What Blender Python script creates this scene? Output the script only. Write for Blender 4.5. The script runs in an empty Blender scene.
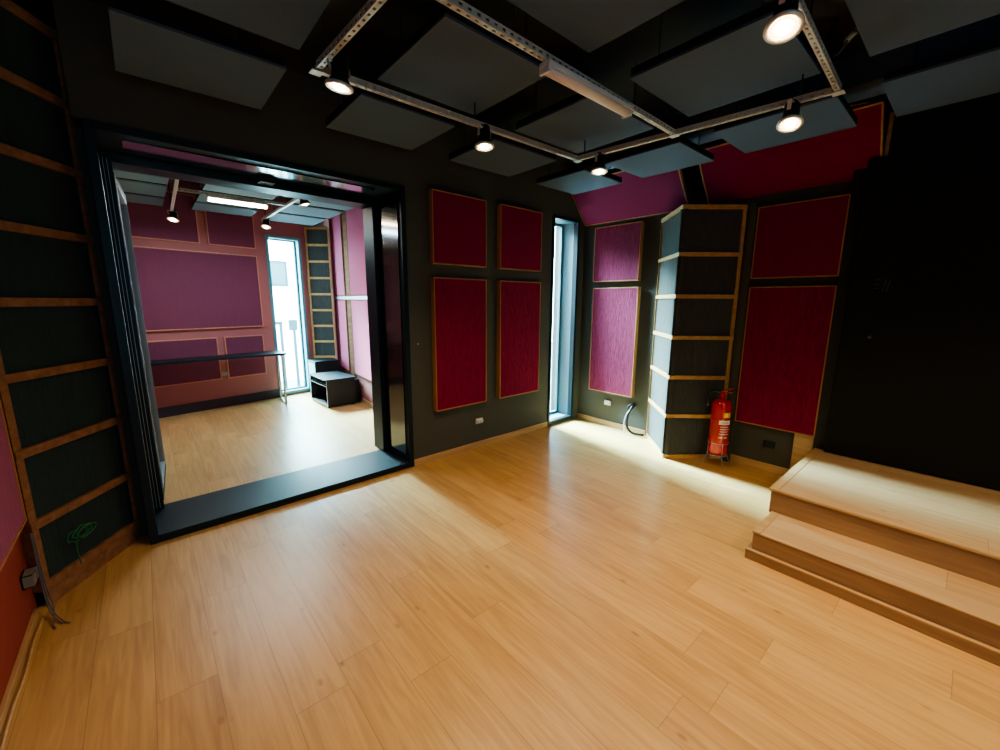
import bpy, bmesh, math, random
from mathutils import Vector, Matrix
random.seed(4)
scn = bpy.context.scene
COL = scn.collection
PI = math.pi

# ------------------------------------------------------------------ materials
def new_mat(name):
    m = bpy.data.materials.new(name); m.use_nodes = True
    nt = m.node_tree; b = nt.nodes['Principled BSDF']
    return m, nt, b
def N(nt, t, **k):
    n = nt.nodes.new(t)
    for a, v in k.items(): setattr(n, a, v)
    return n
def mat(name, col, rough=.5, metal=0., spec=.5, noise=0., nscale=30., bump=0., stretch=(1,1,1), coat=0.):
    m, nt, b = new_mat(name)
    b.inputs['Roughness'].default_value = rough; b.inputs['Metallic'].default_value = metal
    b.inputs['Specular IOR Level'].default_value = spec
    if coat: b.inputs['Coat Weight'].default_value = coat; b.inputs['Coat Roughness'].default_value = .08
    tc = N(nt, 'ShaderNodeTexCoord'); mp = N(nt, 'ShaderNodeMapping'); nt.links.new(tc.outputs['Object'], mp.inputs[0])
    mp.inputs['Scale'].default_value = stretch
    nz = N(nt, 'ShaderNodeTexNoise'); nz.inputs['Scale'].default_value = nscale; nz.inputs['Detail'].default_value = 5
    nt.links.new(mp.outputs[0], nz.inputs['Vector'])
    mx = N(nt, 'ShaderNodeMix', data_type='RGBA')
    c = Vector(col[:3])
    mx.inputs[6].default_value = (*(c * (1 - noise)), 1); mx.inputs[7].default_value = (*(c * (1 + noise)), 1)
    nt.links.new(nz.outputs['Fac'], mx.inputs[0]); nt.links.new(mx.outputs[2], b.inputs['Base Color'])
    if bump:
        bp = N(nt, 'ShaderNodeBump'); bp.inputs['Strength'].default_value = bump; bp.inputs['Distance'].default_value = .01
        nt.links.new(nz.outputs['Fac'], bp.inputs['Height']); nt.links.new(bp.outputs[0], b.inputs['Normal'])
    return m
def emit(name, col, s):
    m, nt, b = new_mat(name)
    b.inputs['Base Color'].default_value = (*col, 1)
    b.inputs['Emission Color'].default_value = (*col, 1); b.inputs['Emission Strength'].default_value = s
    return m
def wood(name, c1, c2, grain_axis=0, rough=.5, scale=1.):
    m, nt, b = new_mat(name)
    b.inputs['Roughness'].default_value = rough; b.inputs['Specular IOR Level'].default_value = .3 if rough < .8 else .05
    tc = N(nt, 'ShaderNodeTexCoord'); mp = N(nt, 'ShaderNodeMapping'); nt.links.new(tc.outputs['Object'], mp.inputs[0])
    s = [14., 14., 14.]; s[grain_axis] = 1.1
    mp.inputs['Scale'].default_value = [v * scale for v in s]
    nz = N(nt, 'ShaderNodeTexNoise'); nz.inputs['Scale'].default_value = 2.; nz.inputs['Detail'].default_value = 8
    nz.inputs['Distortion'].default_value = .6
    nt.links.new(mp.outputs[0], nz.inputs['Vector'])
    cr = N(nt, 'ShaderNodeValToRGB'); cr.color_ramp.elements[0].position = .3; cr.color_ramp.elements[1].position = .7
    cr.color_ramp.elements[0].color = (*c2, 1); cr.color_ramp.elements[1].color = (*c1, 1)
    nt.links.new(nz.outputs['Fac'], cr.inputs[0]); nt.links.new(cr.outputs[0], b.inputs['Base Color'])
    bp = N(nt, 'ShaderNodeBump'); bp.inputs['Strength'].default_value = .1; bp.inputs['Distance'].default_value = .003
    nt.links.new(nz.outputs['Fac'], bp.inputs['Height']); nt.links.new(bp.outputs[0], b.inputs['Normal'])
    return m

def plank_mat(name, width, length, x0, light, dark, rough=.35, axis='y', seam=.38):
    """boards running along world y (or x), each with its own tint, knots and thin dark joints"""
    m, nt, b = new_mat(name); L = nt.links.new
    def M(op, a, bb=None, c=None):
        n = N(nt, 'ShaderNodeMath', operation=op)
        for i, v in enumerate((a, bb, c)):
            if v is None: continue
            if isinstance(v, (int, float)): n.inputs[i].default_value = v
            else: L(v, n.inputs[i])
        return n.outputs[0]
    geo = N(nt, 'ShaderNodeNewGeometry'); sp = N(nt, 'ShaderNodeSeparateXYZ'); L(geo.outputs['Position'], sp.inputs[0])
    X, Y = (sp.outputs[0], sp.outputs[1]) if axis == 'y' else (sp.outputs[1], sp.outputs[0])
    u = M('DIVIDE', M('SUBTRACT', X, x0), width); iu = M('FLOOR', u); fu = M('FRACT', u)
    wn = N(nt, 'ShaderNodeTexWhiteNoise', noise_dimensions='1D'); L(iu, wn.inputs['W'])
    v = M('ADD', M('DIVIDE', Y, length), wn.outputs['Value']); iv = M('FLOOR', v); fv = M('FRACT', v)
    cb = N(nt, 'ShaderNodeCombineXYZ'); L(iu, cb.inputs[0]); L(iv, cb.inputs[1])
    w2 = N(nt, 'ShaderNodeTexWhiteNoise', noise_dimensions='2D'); L(cb.outputs[0], w2.inputs['Vector'])
    # grain
    gx = M('MULTIPLY', X, 36.); gy = M('MULTIPLY', Y, 2.2)
    gc = N(nt, 'ShaderNodeCombineXYZ'); L(gx, gc.inputs[0]); L(gy, gc.inputs[1]); L(M('MULTIPLY', w2.outputs['Value'], 40.), gc.inputs[2])
    nz = N(nt, 'ShaderNodeTexNoise'); nz.inputs['Scale'].default_value = 1.; nz.inputs['Detail'].default_value = 7; nz.inputs['Distortion'].default_value = 1.2
    L(gc.outputs[0], nz.inputs['Vector'])
    # broad cloudy figure
    gc2 = N(nt, 'ShaderNodeCombineXYZ'); L(M('MULTIPLY', X, 7.), gc2.inputs[0]); L(M('MULTIPLY', Y, 1.7), gc2.inputs[1]); L(M('MULTIPLY', w2.outputs['Value'], 17.), gc2.inputs[2])
    nb = N(nt, 'ShaderNodeTexNoise'); nb.inputs['Scale'].default_value = 1.; nb.inputs['Detail'].default_value = 3; L(gc2.outputs[0], nb.inputs['Vector'])
    # knots
    kc = N(nt, 'ShaderNodeCombineXYZ'); L(M('MULTIPLY', X, 6.5), kc.inputs[0]); L(M('MULTIPLY', Y, 3.4), kc.inputs[1]); L(M('MULTIPLY', w2.outputs['Value'], 9.), kc.inputs[2])
    vo = N(nt, 'ShaderNodeTexVoronoi'); vo.inputs['Scale'].default_value = 1.; vo.inputs['Randomness'].default_value = 1.; L(kc.outputs[0], vo.inputs['Vector'])
    kn = M('SUBTRACT', 1., M('MULTIPLY', vo.outputs['Distance'], 11.)); kn = M('MAXIMUM', kn, 0.)
    f = M('ADD', M('MULTIPLY', nz.outputs['Fac'], .62), M('MULTIPLY', nb.outputs['Fac'], .36))
    f = M('ADD', f, M('MULTIPLY', M('SUBTRACT', w2.outputs['Value'], .5), .17))
    f = M('SUBTRACT', f, M('MULTIPLY', kn, .4))
    cr = N(nt, 'ShaderNodeValToRGB'); e = cr.color_ramp.elements
    e[0].position = .18; e[0].color = (*dark, 1); e[1].position = .62; e[1].color = (*light, 1)
    L(f, cr.inputs[0])
    su = M('MINIMUM', fu, M('SUBTRACT', 1., fu)); su = M('LESS_THAN', su, .0015 / width)
    sv = M('MINIMUM', fv, M('SUBTRACT', 1., fv)); sv = M('LESS_THAN', sv, .0015 / length)
    s = M('MULTIPLY', M('MAXIMUM', su, sv), seam)
    mx = N(nt, 'ShaderNodeMix', data_type='RGBA'); L(s, mx.inputs[0]); L(cr.outputs[0], mx.inputs[6]); mx.inputs[7].default_value = (*[c * .3 for c in dark], 1)
    L(mx.outputs[2], b.inputs['Base Color'])
    b.inputs['Roughness'].default_value = rough
    bp = N(nt, 'ShaderNodeBump'); bp.inputs['Strength'].default_value = .06; bp.inputs['Distance'].default_value = .002
    L(nz.outputs['Fac'], bp.inputs['Height']); L(bp.outputs[0], b.inputs['Normal'])
    return m

def felt(name, col, groove=.6):
    """woolly vertical-bark textured acoustic fabric"""
    m, nt, b = new_mat(name); L = nt.links.new
    b.inputs['Roughness'].default_value = .95; b.inputs['Specular IOR Level'].default_value = .15
    b.inputs['Sheen Weight'].default_value = .25
    b.inputs['Sheen Tint'].default_value = (*[min(1, c * 2 + .1) for c in col], 1)
    tc = N(nt, 'ShaderNodeTexCoord'); mp = N(nt, 'ShaderNodeMapping'); L(tc.outputs['Object'], mp.inputs[0])
    mp.inputs['Scale'].default_value = (60, 60, 7)
    nz = N(nt, 'ShaderNodeTexNoise'); nz.inputs['Scale'].default_value = 1.; nz.inputs['Detail'].default_value = 3; nz.inputs['Distortion'].default_value = 1.5
    L(mp.outputs[0], nz.inputs['Vector'])
    cr = N(nt, 'ShaderNodeValToRGB'); e = cr.color_ramp.elements
    e[0].position = .33; e[0].color = (*[c * (1 - .45 * groove) for c in col], 1); e[1].position = .6; e[1].color = (*col, 1)
    L(nz.outputs['Fac'], cr.inputs[0]); L(cr.outputs[0], b.inputs['Base Color'])
    bp = N(nt, 'ShaderNodeBump'); bp.inputs['Strength'].default_value = groove; bp.inputs['Distance'].default_value = .012
    L(nz.outputs['Fac'], bp.inputs['Height']); L(bp.outputs[0], b.inputs['Normal'])
    return m

M = {}
M['floor'] = plank_mat('oak_laminate_floor', .193, 1.28, -.13, (.64, .385, .16), (.37, .195, .075))
M['step'] = plank_mat('oak_laminate_step', .193, 2.6, 3.3, (.60, .40, .22), (.40, .24, .12), axis='y')
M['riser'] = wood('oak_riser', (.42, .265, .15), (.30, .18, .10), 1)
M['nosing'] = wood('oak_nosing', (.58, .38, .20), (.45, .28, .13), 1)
M['baseboard'] = wood('oak_baseboard', (.58, .37, .19), (.45, .27, .13), 0)
M['slat'] = wood('pine_slat', (.62, .36, .15), (.45, .24, .09), 0)
M['slat_dark'] = wood('brown_slat', (.34, .17, .095), (.22, .105, .06), 0, .9)
M['frame_wood'] = wood('panel_frame_wood', (.50, .25, .10), (.36, .17, .06), 2)
M['wall'] = mat('olive_grey_wall', (.070, .068, .057), .85, noise=.08, nscale=3, bump=.05)
M['wall_c'] = mat('dark_olive_wall', (.06, .055, .042), .85, noise=.08, nscale=3)
M['wall_red'] = mat('brick_red_wall', (.30, .05, .035), .8, noise=.08, nscale=3)
M['wall_rose'] = mat('rose_brown_wall', (.38, .145, .14), .8, noise=.06, nscale=3)
M['ceil'] = mat('black_ceiling', (.022, .019, .014), .9, noise=.5, nscale=3)
M['cloud'] = mat('charcoal_cloud_fabric', (.075, .098, .132), .9, noise=.05, nscale=60, bump=.1)
M['cloud_lit'] = mat('daylit_cloud_fabric', (.15, .25, .30), .8, noise=.05, nscale=60)  # lighter copy of the cloud fabric, window light put into its colour
M['cloud_side'] = mat('black_cloud_edge', (.012, .012, .014), .9)
M['crimson'] = felt('crimson_felt', (.24, .012, .050), .8)
M['magenta'] = felt('magenta_felt', (.235, .03, .08), .8)
M['crimson_plain'] = felt('crimson_felt_smooth', (.22, .010, .045), .25)
M['magenta_plain'] = felt('magenta_felt_smooth', (.20, .022, .07), .25)
M['pink'] = felt('pink_felt', (.62, .13, .23), .15)
M['lilac'] = felt('lilac_pink_felt', (.34, .10, .20), .4)
M['plum'] = felt('plum_felt', (.19, .058, .10), .15)
M['charcoal'] = felt('charcoal_felt', (.07, .07, .066), .5)
M['teal_felt'] = felt('dark_teal_felt', (.030, .048, .050), .3)
M['black'] = mat('black_lacquer', (.005, .016, .023), .42, noise=.3, nscale=40, spec=.3)
M['leaf'] = mat('teal_black_leaf', (.004, .014, .02), .6)
M['gloss'] = mat('black_gloss', (.012, .016, .022), .14, spec=.7, coat=1.)
M['matte'] = mat('matte_black', (.008, .009, .008), .6)
M['door'] = mat('black_door_face', (.009, .009, .008), .7, spec=.25, noise=.2, nscale=2)
M['steel'] = mat('galvanised_steel', (.60, .58, .53), .45, metal=.35, noise=.12, nscale=40)
M['alu'] = mat('brushed_aluminium', (.36, .40, .43), .45, metal=.4)
M['emblem_grey'] = mat('faint_emblem_grey', (.055, .06, .065), .5)
M['white'] = mat('white_plastic', (.75, .74, .70), .4)
M['beige'] = mat('beige_diffuser', (.85, .72, .64), .5)
M['red'] = mat('glossy_red_paint', (.52, .012, .014), .25, noise=.05, coat=.5)
M['yellow'] = mat('yellow_sticker', (.85, .60, .05), .5)
M['label'] = mat('pale_label', (.62, .42, .38), .5)
M['grey_pl'] = mat('grey_plastic', (.22, .21, .19), .45)
M['green'] = mat('green_cable', (.01, .16, .06), .5)
M['cable'] = mat('black_cable', (.01, .01, .012), .45)
M['cable_white'] = mat('white_cable', (.6, .62, .62), .5)
M['cable_grey'] = mat('grey_cable', (.16, .13, .13), .5)
M['plum_base'] = mat('plum_grey_skirting', (.05, .035, .045), .7)
M['reveal'] = mat('pale_blue_reveal', (.09, .17, .20), .6)
M['lamp'] = emit('lamp_glow', (1, .62, .28), 7)
M['lamp_core'] = emit('lamp_core_glow', (1, .86, .62), 90)
M['tube'] = emit('lit_tube', (1, .80, .58), 40)
M['ext_wall'] = mat('white_render', (.9, .9, .88), .9)
M['ext_metal'] = mat('outdoor_post_metal', (.012, .05, .06), .5)
M['ext_win'] = mat('outdoor_window_grey', (.05, .085, .09), .4)
M['cyan_daylit'] = mat('cyan_daylit_surface', (.10, .34, .38), .5)  # cyan of the window daylight put into the colour
M['ground'] = mat('pale_paving', (.28, .30, .30), .9, noise=.05, nscale=5)
M['silver_band'] = mat('silver_band', (.70, .72, .72), .4, metal=.3)
g, nt, b = new_mat('clear_glass')
b.inputs['Base Color'].default_value = (.90, .97, 1, 1); b.inputs['Roughness'].default_value = .02
b.inputs['Transmission Weight'].default_value = 1; b.inputs['IOR'].default_value = 1.45
# thin pane: mostly transparent with a surface reflection, so light passes without refraction
tr = N(nt, 'ShaderNodeBsdfTransparent'); tr.inputs[0].default_value = (.86, .95, .97, 1)
gl = N(nt, 'ShaderNodeBsdfGlossy'); gl.inputs['Roughness'].default_value = .03
lw = N(nt, 'ShaderNodeLayerWeight'); lw.inputs['Blend'].default_value = .5
pw = N(nt, 'ShaderNodeMath', operation='POWER'); pw.inputs[1].default_value = 4.; nt.links.new(lw.outputs['Facing'], pw.inputs[0])
fr = N(nt, 'ShaderNodeMath', operation='MULTIPLY_ADD'); fr.inputs[1].default_value = .8; fr.inputs[2].default_value = .035; nt.links.new(pw.outputs[0], fr.inputs[0])
ms = N(nt, 'ShaderNodeMixShader'); nt.links.new(fr.outputs[0], ms.inputs[0]); nt.links.new(tr.outputs[0], ms.inputs[1]); nt.links.new(gl.outputs[0], ms.inputs[2])
nt.links.new(ms.outputs[0], nt.nodes['Material Output'].inputs[0]); M['glass'] = g

# ------------------------------------------------------------------ mesh helpers
def bm_new(): return bmesh.new()
def box(bm, x0, x1, y0, y1, z0, z1, mtx=None):
    x0, x1 = sorted((x0, x1)); y0, y1 = sorted((y0, y1)); z0, z1 = sorted((z0, z1))
    vs = [bm.verts.new(c) for c in ((x0,y0,z0),(x1,y0,z0),(x1,y1,z0),(x0,y1,z0),(x0,y0,z1),(x1,y0,z1),(x1,y1,z1),(x0,y1,z1))]
    for f in ((0,3,2,1),(4,5,6,7),(0,1,5,4),(1,2,6,5),(2,3,7,6),(3,0,4,7)): bm.faces.new([vs[i] for i in f])
    if mtx is not None:
        for v in vs: v.co = mtx @ v.co
    return vs
def poly(bm, pts, z0, z1):
    lo = [bm.verts.new((x, y, z0)) for x, y in pts]; hi = [bm.verts.new((x, y, z1)) for x, y in pts]
    n = len(pts); bm.faces.new(lo[::-1]); bm.faces.new(hi)
    for i in range(n): bm.faces.new((lo[i], lo[(i+1)%n], hi[(i+1)%n], hi[i]))
def lathe(bm, prof, seg=28, mtx=None, caps=True):
    """prof: list of (radius, z)"""
    rings = []
    for r, z in prof:
        ring = [bm.verts.new((r*math.cos(2*PI*i/seg), r*math.sin(2*PI*i/seg), z)) for i in range(seg)]
        rings.append(ring)
    for a, c in zip(rings, rings[1:]):
        for i in range(seg):
            f = bm.faces.new((a[i], a[(i+1)%seg], c[(i+1)%seg], c[i])); f.smooth = True
    if caps:
        bm.faces.new(rings[0][::-1]); bm.faces.new(rings[-1])
    if mtx is not None:
        for ring in rings:
            for v in ring: v.co = mtx @ v.co
def tube(bm, pts, r, seg=8, closed=False):
    pts = [Vector(p) for p in pts]; rings = []
    n = len(pts)
    for i, p in enumerate(pts):
        if closed: d = pts[(i+1) % n] - pts[i-1]
        else: d = pts[min(i+1, n-1)] - pts[max(i-1, 0)]
        d.normalize(); up = Vector((0, 0, 1)) if abs(d.z) < .9 else Vector((1, 0, 0))
        a = d.cross(up).normalized(); c = d.cross(a).normalized()
        rings.append([bm.verts.new(p + r*(math.cos(2*PI*k/seg)*a + math.sin(2*PI*k/seg)*c)) for k in range(seg)])
    m = n if closed else n-1
    for i in range(m):
        A, B = rings[i], rings[(i+1) % n]
        for k in range(seg):
            f = bm.faces.new((A[k], A[(k+1)%seg], B[(k+1)%seg], B[k])); f.smooth = True
    if not closed:
        bm.faces.new(rings[0][::-1]); bm.faces.new(rings[-1])
def spline(ctrl, n=10):
    """Catmull-Rom through the points"""
    c = [Vector(p) for p in ctrl]; c = [2*c[0]-c[1]] + c + [2*c[-1]-c[-2]]; out = []
    for i in range(1, len(c)-2):
        for k in range(n):
            t = k/n
            out.append(.5*((2*c[i]) + (-c[i-1]+c[i+1])*t + (2*c[i-1]-5*c[i]+4*c[i+1]-c[i+2])*t*t + (-c[i-1]+3*c[i]-3*c[i+1]+c[i+2])*t**3))
    out.append(c[-2]); return out
def obj(name, bm, m, parent=None, bevel=0., loc=None, rotz=0.):
    bmesh.ops.recalc_face_normals(bm, faces=bm.faces)
    me = bpy.data.meshes.new(name); bm.to_mesh(me); bm.free()
    o = bpy.data.objects.new(name, me); COL.objects.link(o)
    me.materials.append(M[m] if isinstance(m, str) else m)
    if parent is not None: o.parent = parent
    if loc is not None: o.location = loc
    if rotz: o.rotation_euler.z = rotz
    if bevel:
        md = o.modifiers.new('bevel', 'BEVEL'); md.width = bevel; md.segments = 2; md.limit_method = 'ANGLE'
    return o
def bx(name, m, parent, *a, bevel=0., mtx=None):
    bm = bm_new(); box(bm, *a, mtx=mtx); return obj(name, bm, m, parent, bevel)
def tag(o, label, cat, group=None):
    o['label'] = label; o['category'] = cat
    if group: o['group'] = group
    return o
def thing(name, label, cat, loc=(0,0,0), rotz=0., group=None):
    o = bpy.data.objects.new(name, None); COL.objects.link(o); o.empty_display_size = .1
    o.location = loc; o.rotation_euler.z = rotz
    return tag(o, label, cat, group)
def struct(name, loc=(0,0,0), rotz=0., bm=None, m=None, bevel=0.):
    if bm is not None: o = obj(name, bm, m, None, bevel, loc, rotz)
    else:
        o = bpy.data.objects.new(name, None); COL.objects.link(o); o.location = loc; o.rotation_euler.z = rotz
    o['kind'] = 'structure'
    return o

# ------------------------------------------------------------------ wall frames (local +x to the right along the wall, local -y into the room)
AW = math.atan(.02);   AW0 = Vector((0, 3.155, 0))
def wa(x): return (x, 3.155 + .02*x, 0)
FW = math.atan(.215);  FW0 = (0, 6.64, 0)                 # far wall of the second room
def fwp(x): return (x, 6.64 + .215*x, 0)
XB, XC, XL = 4.15, 4.09, -.56
CEIL = 2.98

# ---- floor, ceiling, walls
bm = bm_new(); box(bm, -1.0, 4.3, -2.3, 3.6, -.12, 0); box(bm, -1.0, 3.0, 3.6, 7.3, -.12, 0)
struct('floor', bm=bm, m='floor')
bm = bm_new(); box(bm, -1.0, 4.6, -2.3, 3.75, CEIL, CEIL+.15); box(bm, -1.0, 3.0, 3.75, 7.6, CEIL, CEIL+.15)
struct('ceiling', bm=bm, m='ceil')
bm = bm_new()
box(bm, -.30, -.13, .16, .45, 0, 2.41); box(bm, -.165, -.13, 0, .45, 2.41, CEIL); box(bm, -.13, 1.715, 0, .45, 2.41, CEIL); box(bm, 1.715, 2.4, 0, .45, 0, CEIL)
box(bm, 2.4, 3.56, 0, .36, 0, CEIL); box(bm, 3.56, 4.03, 0, .36, 2.44, CEIL); box(bm, 3.56, 4.03, 0, .36, -.02, .035); box(bm, 4.03, 4.4, 0, .36, 0, CEIL)
struct('wall_front', AW0, AW, bm, 'wall')
bm = bm_new(); box(bm, XB, XB+.15, 1.84, 3.24, 0, CEIL); struct('wall_right', bm=bm, m='wall')
bm = bm_new(); box(bm, XC, XC+.2, -2.15, 1.84, 0, CEIL); struct('wall_right_stage', bm=bm, m='wall_c')
bm = bm_new(); box(bm, XL-.15, XL, -2.15, 3.6, 0, CEIL); struct('wall_left', bm=bm, m='wall_red')
bm = bm_new(); box(bm, XL-.15, XC+.2, -2.3, -2.15, 0, CEIL); struct('wall_back', bm=bm, m='wall')
# corner wall behind the slatted corner on the left
LD0 = Vector((-.515, 2.775, 0)); LDv = Vector((-.165, 3.285, 0)) - LD0; LDl = LDv.length; LDa = math.atan2(LDv.y, LDv.x)
bm = bm_new(); box(bm, -.06, LDl+.03, .065, .12, 0, CEIL); struct('wall_corner', LD0, LDa, bm, 'matte')
# dark trim between the slatted corner and the doorway casing
# second room
bm = bm_new()
for a in ((-.9, 1.50, 0, .15, 0, CEIL), (1.50, 2.01, 0, .15, 2.43, CEIL), (1.50, 2.01, 0, .15, -.02, .05), (2.01, 2.9, 0, .15, 0, CEIL)): box(bm, *a)
struct('wall_far', FW0, FW, bm, 'wall_rose')
bm = bm_new(); box(bm, -.75, -.6, 3.6, 6.7, 0, CEIL); struct('wall_far_left', bm=bm, m='wall_rose')
RW0 = Vector((2.28, 5.2, 0)); RWv = Vector((2.44, 6.95, 0)) - RW0; RWa = math.atan2(RWv.y, RWv.x) + PI   # local -y must face -x
# local frame: +x runs toward the viewer, -y faces into the room
RWd = -RWv.normalized()
def rwp(y):    # world point on that wall at world y
    t = (y - 5.2)/1.75; return Vector((2.28 + .16*t, y, 0))
RWa = math.atan2(RWd.y, RWd.x)
bm = bm_new(); box(bm, 0, 3.65, 0, .15, 0, CEIL); struct('wall_far_right', rwp(7.15), RWa, bm, 'wall_rose')

# ---- baseboards
def baseboard(name, p0, ang, segs, h=.062, t=.013, m='baseboard'):
    bm = bm_new()
    for a, c in segs: box(bm, a, c, -t, 0, 0, h)
    struct(name, p0, ang, bm, m, .002)
baseboard('baseboard_front', AW0, AW, [(1.725, 3.55)])
baseboard('baseboard_right', (XB, 3.23, 0), -PI/2, [(0, .96)])
baseboard('baseboard_stage', (XC, 1.40, 0), -PI/2, [(0, .69)], h=.075)
baseboard('baseboard_left', (XL, -2.1, 0), PI/2, [(0, 4.86)], h=.035, t=.016)
baseboard('baseboard_far', FW0, FW, [(-.6, 1.50)], h=.13, m='plum_base')
baseboard('baseboard_far_right', rwp(7.15), RWa, [(.2, 3.5)], h=.06)

# ------------------------------------------------------------------ doorway with deep black casing and two open glass leaves
d = struct('door_1', AW0, AW)
bm = bm_new()
box(bm, -.13, -.088, -.012, .47, 0, 2.41); box(bm, 1.678, 1.72, -.012, .47, 0, 2.41)
box(bm, -.088, 1.678, -.012, .47, 2.372, 2.41)
obj('casing', bm, 'black', d, .002)
bx('sill', 'black', d, -.088, 1.678, -.012, .47, .0, .05, bevel=.003)
bm = bm_new()
box(bm, -.088, -.035, .40, .60, .05, 2.372); box(bm, 1.625, 1.678, .40, .60, .05, 2.372); box(bm, -.035, 1.625, .40, .60, 2.315, 2.372)
obj('back_frame', bm, 'black', d, .003)
bx('glossy_panel', 'gloss', d, .02, 1.50, .07, .34, 2.362, 2.372)
bx('glossy_panel', 'gloss', d, 1.668, 1.678, .04, .36, .12, 2.28)
for xx in (-.076, -.058):
    bx('edge_trim', 'alu', d, xx, xx+.003, .39, .397, .06, 2.33)
bx('latch_plate', 'matte', d, .74, .84, .30, .42, 2.33, 2.372)
# leaves: local +x from hinge, thickness in y
def glass_leaf(px, py, ang, side):
    # expressed in door_1's frame
    mtx = Matrix.Translation((px, py, 0)) @ Matrix.Rotation(ang, 4, 'Z')
    W, Z0, Z1, T = .80, .02, 2.305, .04
    fw = .07
    bm = bm_new()
    for a in ((0, fw, 0, T, Z0, Z1), (W-fw, W, 0, T, Z0, Z1), (fw, W-fw, 0, T, Z0, Z0+fw), (fw, W-fw, 0, T, Z1-fw, Z1)): box(bm, *a, mtx=mtx)
    leaf = obj('door_leaf', bm, 'leaf', d, .002)
    bm = bm_new(); box(bm, fw-.005, W-fw+.005, .015, .023, Z0+fw-.005, Z1-fw+.005, mtx=mtx); obj('glass', bm, 'glass', leaf)
    bm = bm_new()
    for a in ((fw, fw+.006, -.003, T+.003, Z0+fw, Z1-fw), (W-fw-.006, W-fw, -.003, T+.003, Z0+fw, Z1-fw), (fw, W-fw, -.003, T+.003, Z1-fw-.006, Z1-fw), (fw, W-fw, -.003, T+.003, Z0+fw, Z0+fw+.006)): box(bm, *a, mtx=mtx)
    obj('glazing_bead', bm, 'alu', leaf)
    if not side: return
    bm = bm_new(); s = side
    y0 = T if s > 0 else 0
    pts = [(W-.035, y0, 1.06), (W-.035, y0+s*.06, 1.08), (W-.035, y0+s*.065, 1.20), (W-.035, y0+s*.06, 1.34), (W-.035, y0, 1.36)]
    tube(bm, [mtx @ Vector(p) for p in spline(pts, 5)], .009); obj('handle', bm, 'matte', leaf)
glass_leaf(-.03, .62, math.radians(86), 0)
glass_leaf(1.695, .622, math.radians(60.5), 1)

# ------------------------------------------------------------------ windows
def slim_window(name, p0, ang, x0, x1, z0, z1, depth, fw=.035, m_fr='black', reveal='reveal'):
    w = struct(name, p0, ang)
    bm = bm_new()
    for a in ((x0, x0+fw, -.014, .05, z0, z1), (x1-fw, x1, -.014, .05, z0, z1), (x0+fw, x1-fw, -.014, .05, z1-fw, z1), (x0+fw, x1-fw, -.014, .05, z0, z0+fw)): box(bm, *a)
    obj('frame', bm, m_fr, w, .002)
    bm = bm_new(); t = .006
    for a in ((x0+.012, x0+.012+t, .05, depth+.03, z0+.02, z1-.02), (x1-.012-t, x1-.012, .05, depth+.03, z0+.02, z1-.02),
              (x0+.012, x1-.012, .05, depth+.03, z1-.02-t, z1-.02), (x0+.012, x1-.012, .05, depth+.03, z0+.02, z0+.02+t)): box(bm, *a)
    obj('reveal', bm, reveal, w)
    bm = bm_new(); q = .03
    for a in ((x0+.018, x0+.018+q, depth-.03, depth+.01, z0+.026, z1-.026), (x1-.018-q, x1-.018, depth-.03, depth+.01, z0+.026, z1-.026),
              (x0+.018+q, x1-.018-q, depth-.03, depth+.01, z1-.026-q, z1-.026), (x0+.018+q, x1-.018-q, depth-.03, depth+.01, z0+.026, z0+.026+q)): box(bm, *a)
    obj('sash', bm, 'reveal', w, .002)
    bx('glass', 'glass', w, x0+.018+q, x1-.018-q, depth-.014, depth-.008, z0+.026+q, z1-.026-q)
    return w
slim_window('window_1', AW0, AW, 3.555, 4.035, .02, 2.445, .25)
slim_window('window_2', FW0, FW, 1.495, 2.015, .03, 2.435, .13, fw=.04, m_fr='cyan_daylit')

# ------------------------------------------------------------------ acoustic wall panels
def wall_panel(loc, rotz, w, h, label, m='crimson', t=.05, group='framed acoustic wall panels', fm='frame_wood', e=.009):
    """root at the panel's lower middle on the wall, local -y is the front"""
    r = thing('acoustic_panel', label, 'panel', loc, rotz, group)
    bm = bm_new()
    vs = box(bm, -w/2+e, w/2-e, -t+.004, 0, e, h-e); obj('fabric', bm, m, r, .003)
    bm = bm_new()
    for a in ((-w/2, -w/2+e, -t, 0, 0, h), (w/2-e, w/2, -t, 0, 0, h), (-w/2+e, w/2-e, -t, 0, 0, e), (-w/2+e, w/2-e, -t, 0, h-e, h)): box(bm, *a)
    obj('frame', bm, fm, r, .0015)
    return r
def on_a(xc, z, y=0):
    return (xc + math.sin(AW)*(-y)*-1*0, 3.155 + .02*xc, z)
GA = 'crimson panels on the wall between doorway and slim window'
for xc, w, z0, h, lab, m in ((2.25, .605, 1.815, .61, 'dark crimson square panel in a wood frame, upper one nearest the glass doorway', 'crimson_plain'),
                             (2.25, .605, .485, 1.215, 'tall crimson textured panel in a wood frame, nearest the glass doorway', 'crimson'),
                             (3.03, .60, 1.815, .61, 'dark crimson square panel in a wood frame, upper one just left of the slim window', 'crimson_plain'),
                             (3.03, .60, .485, 1.215, 'tall crimson textured panel in a wood frame just left of the slim window', 'crimson')):
    wall_panel((xc, 3.155+.02*xc, z0), AW, w, h, lab, m, .055, GA)
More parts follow.
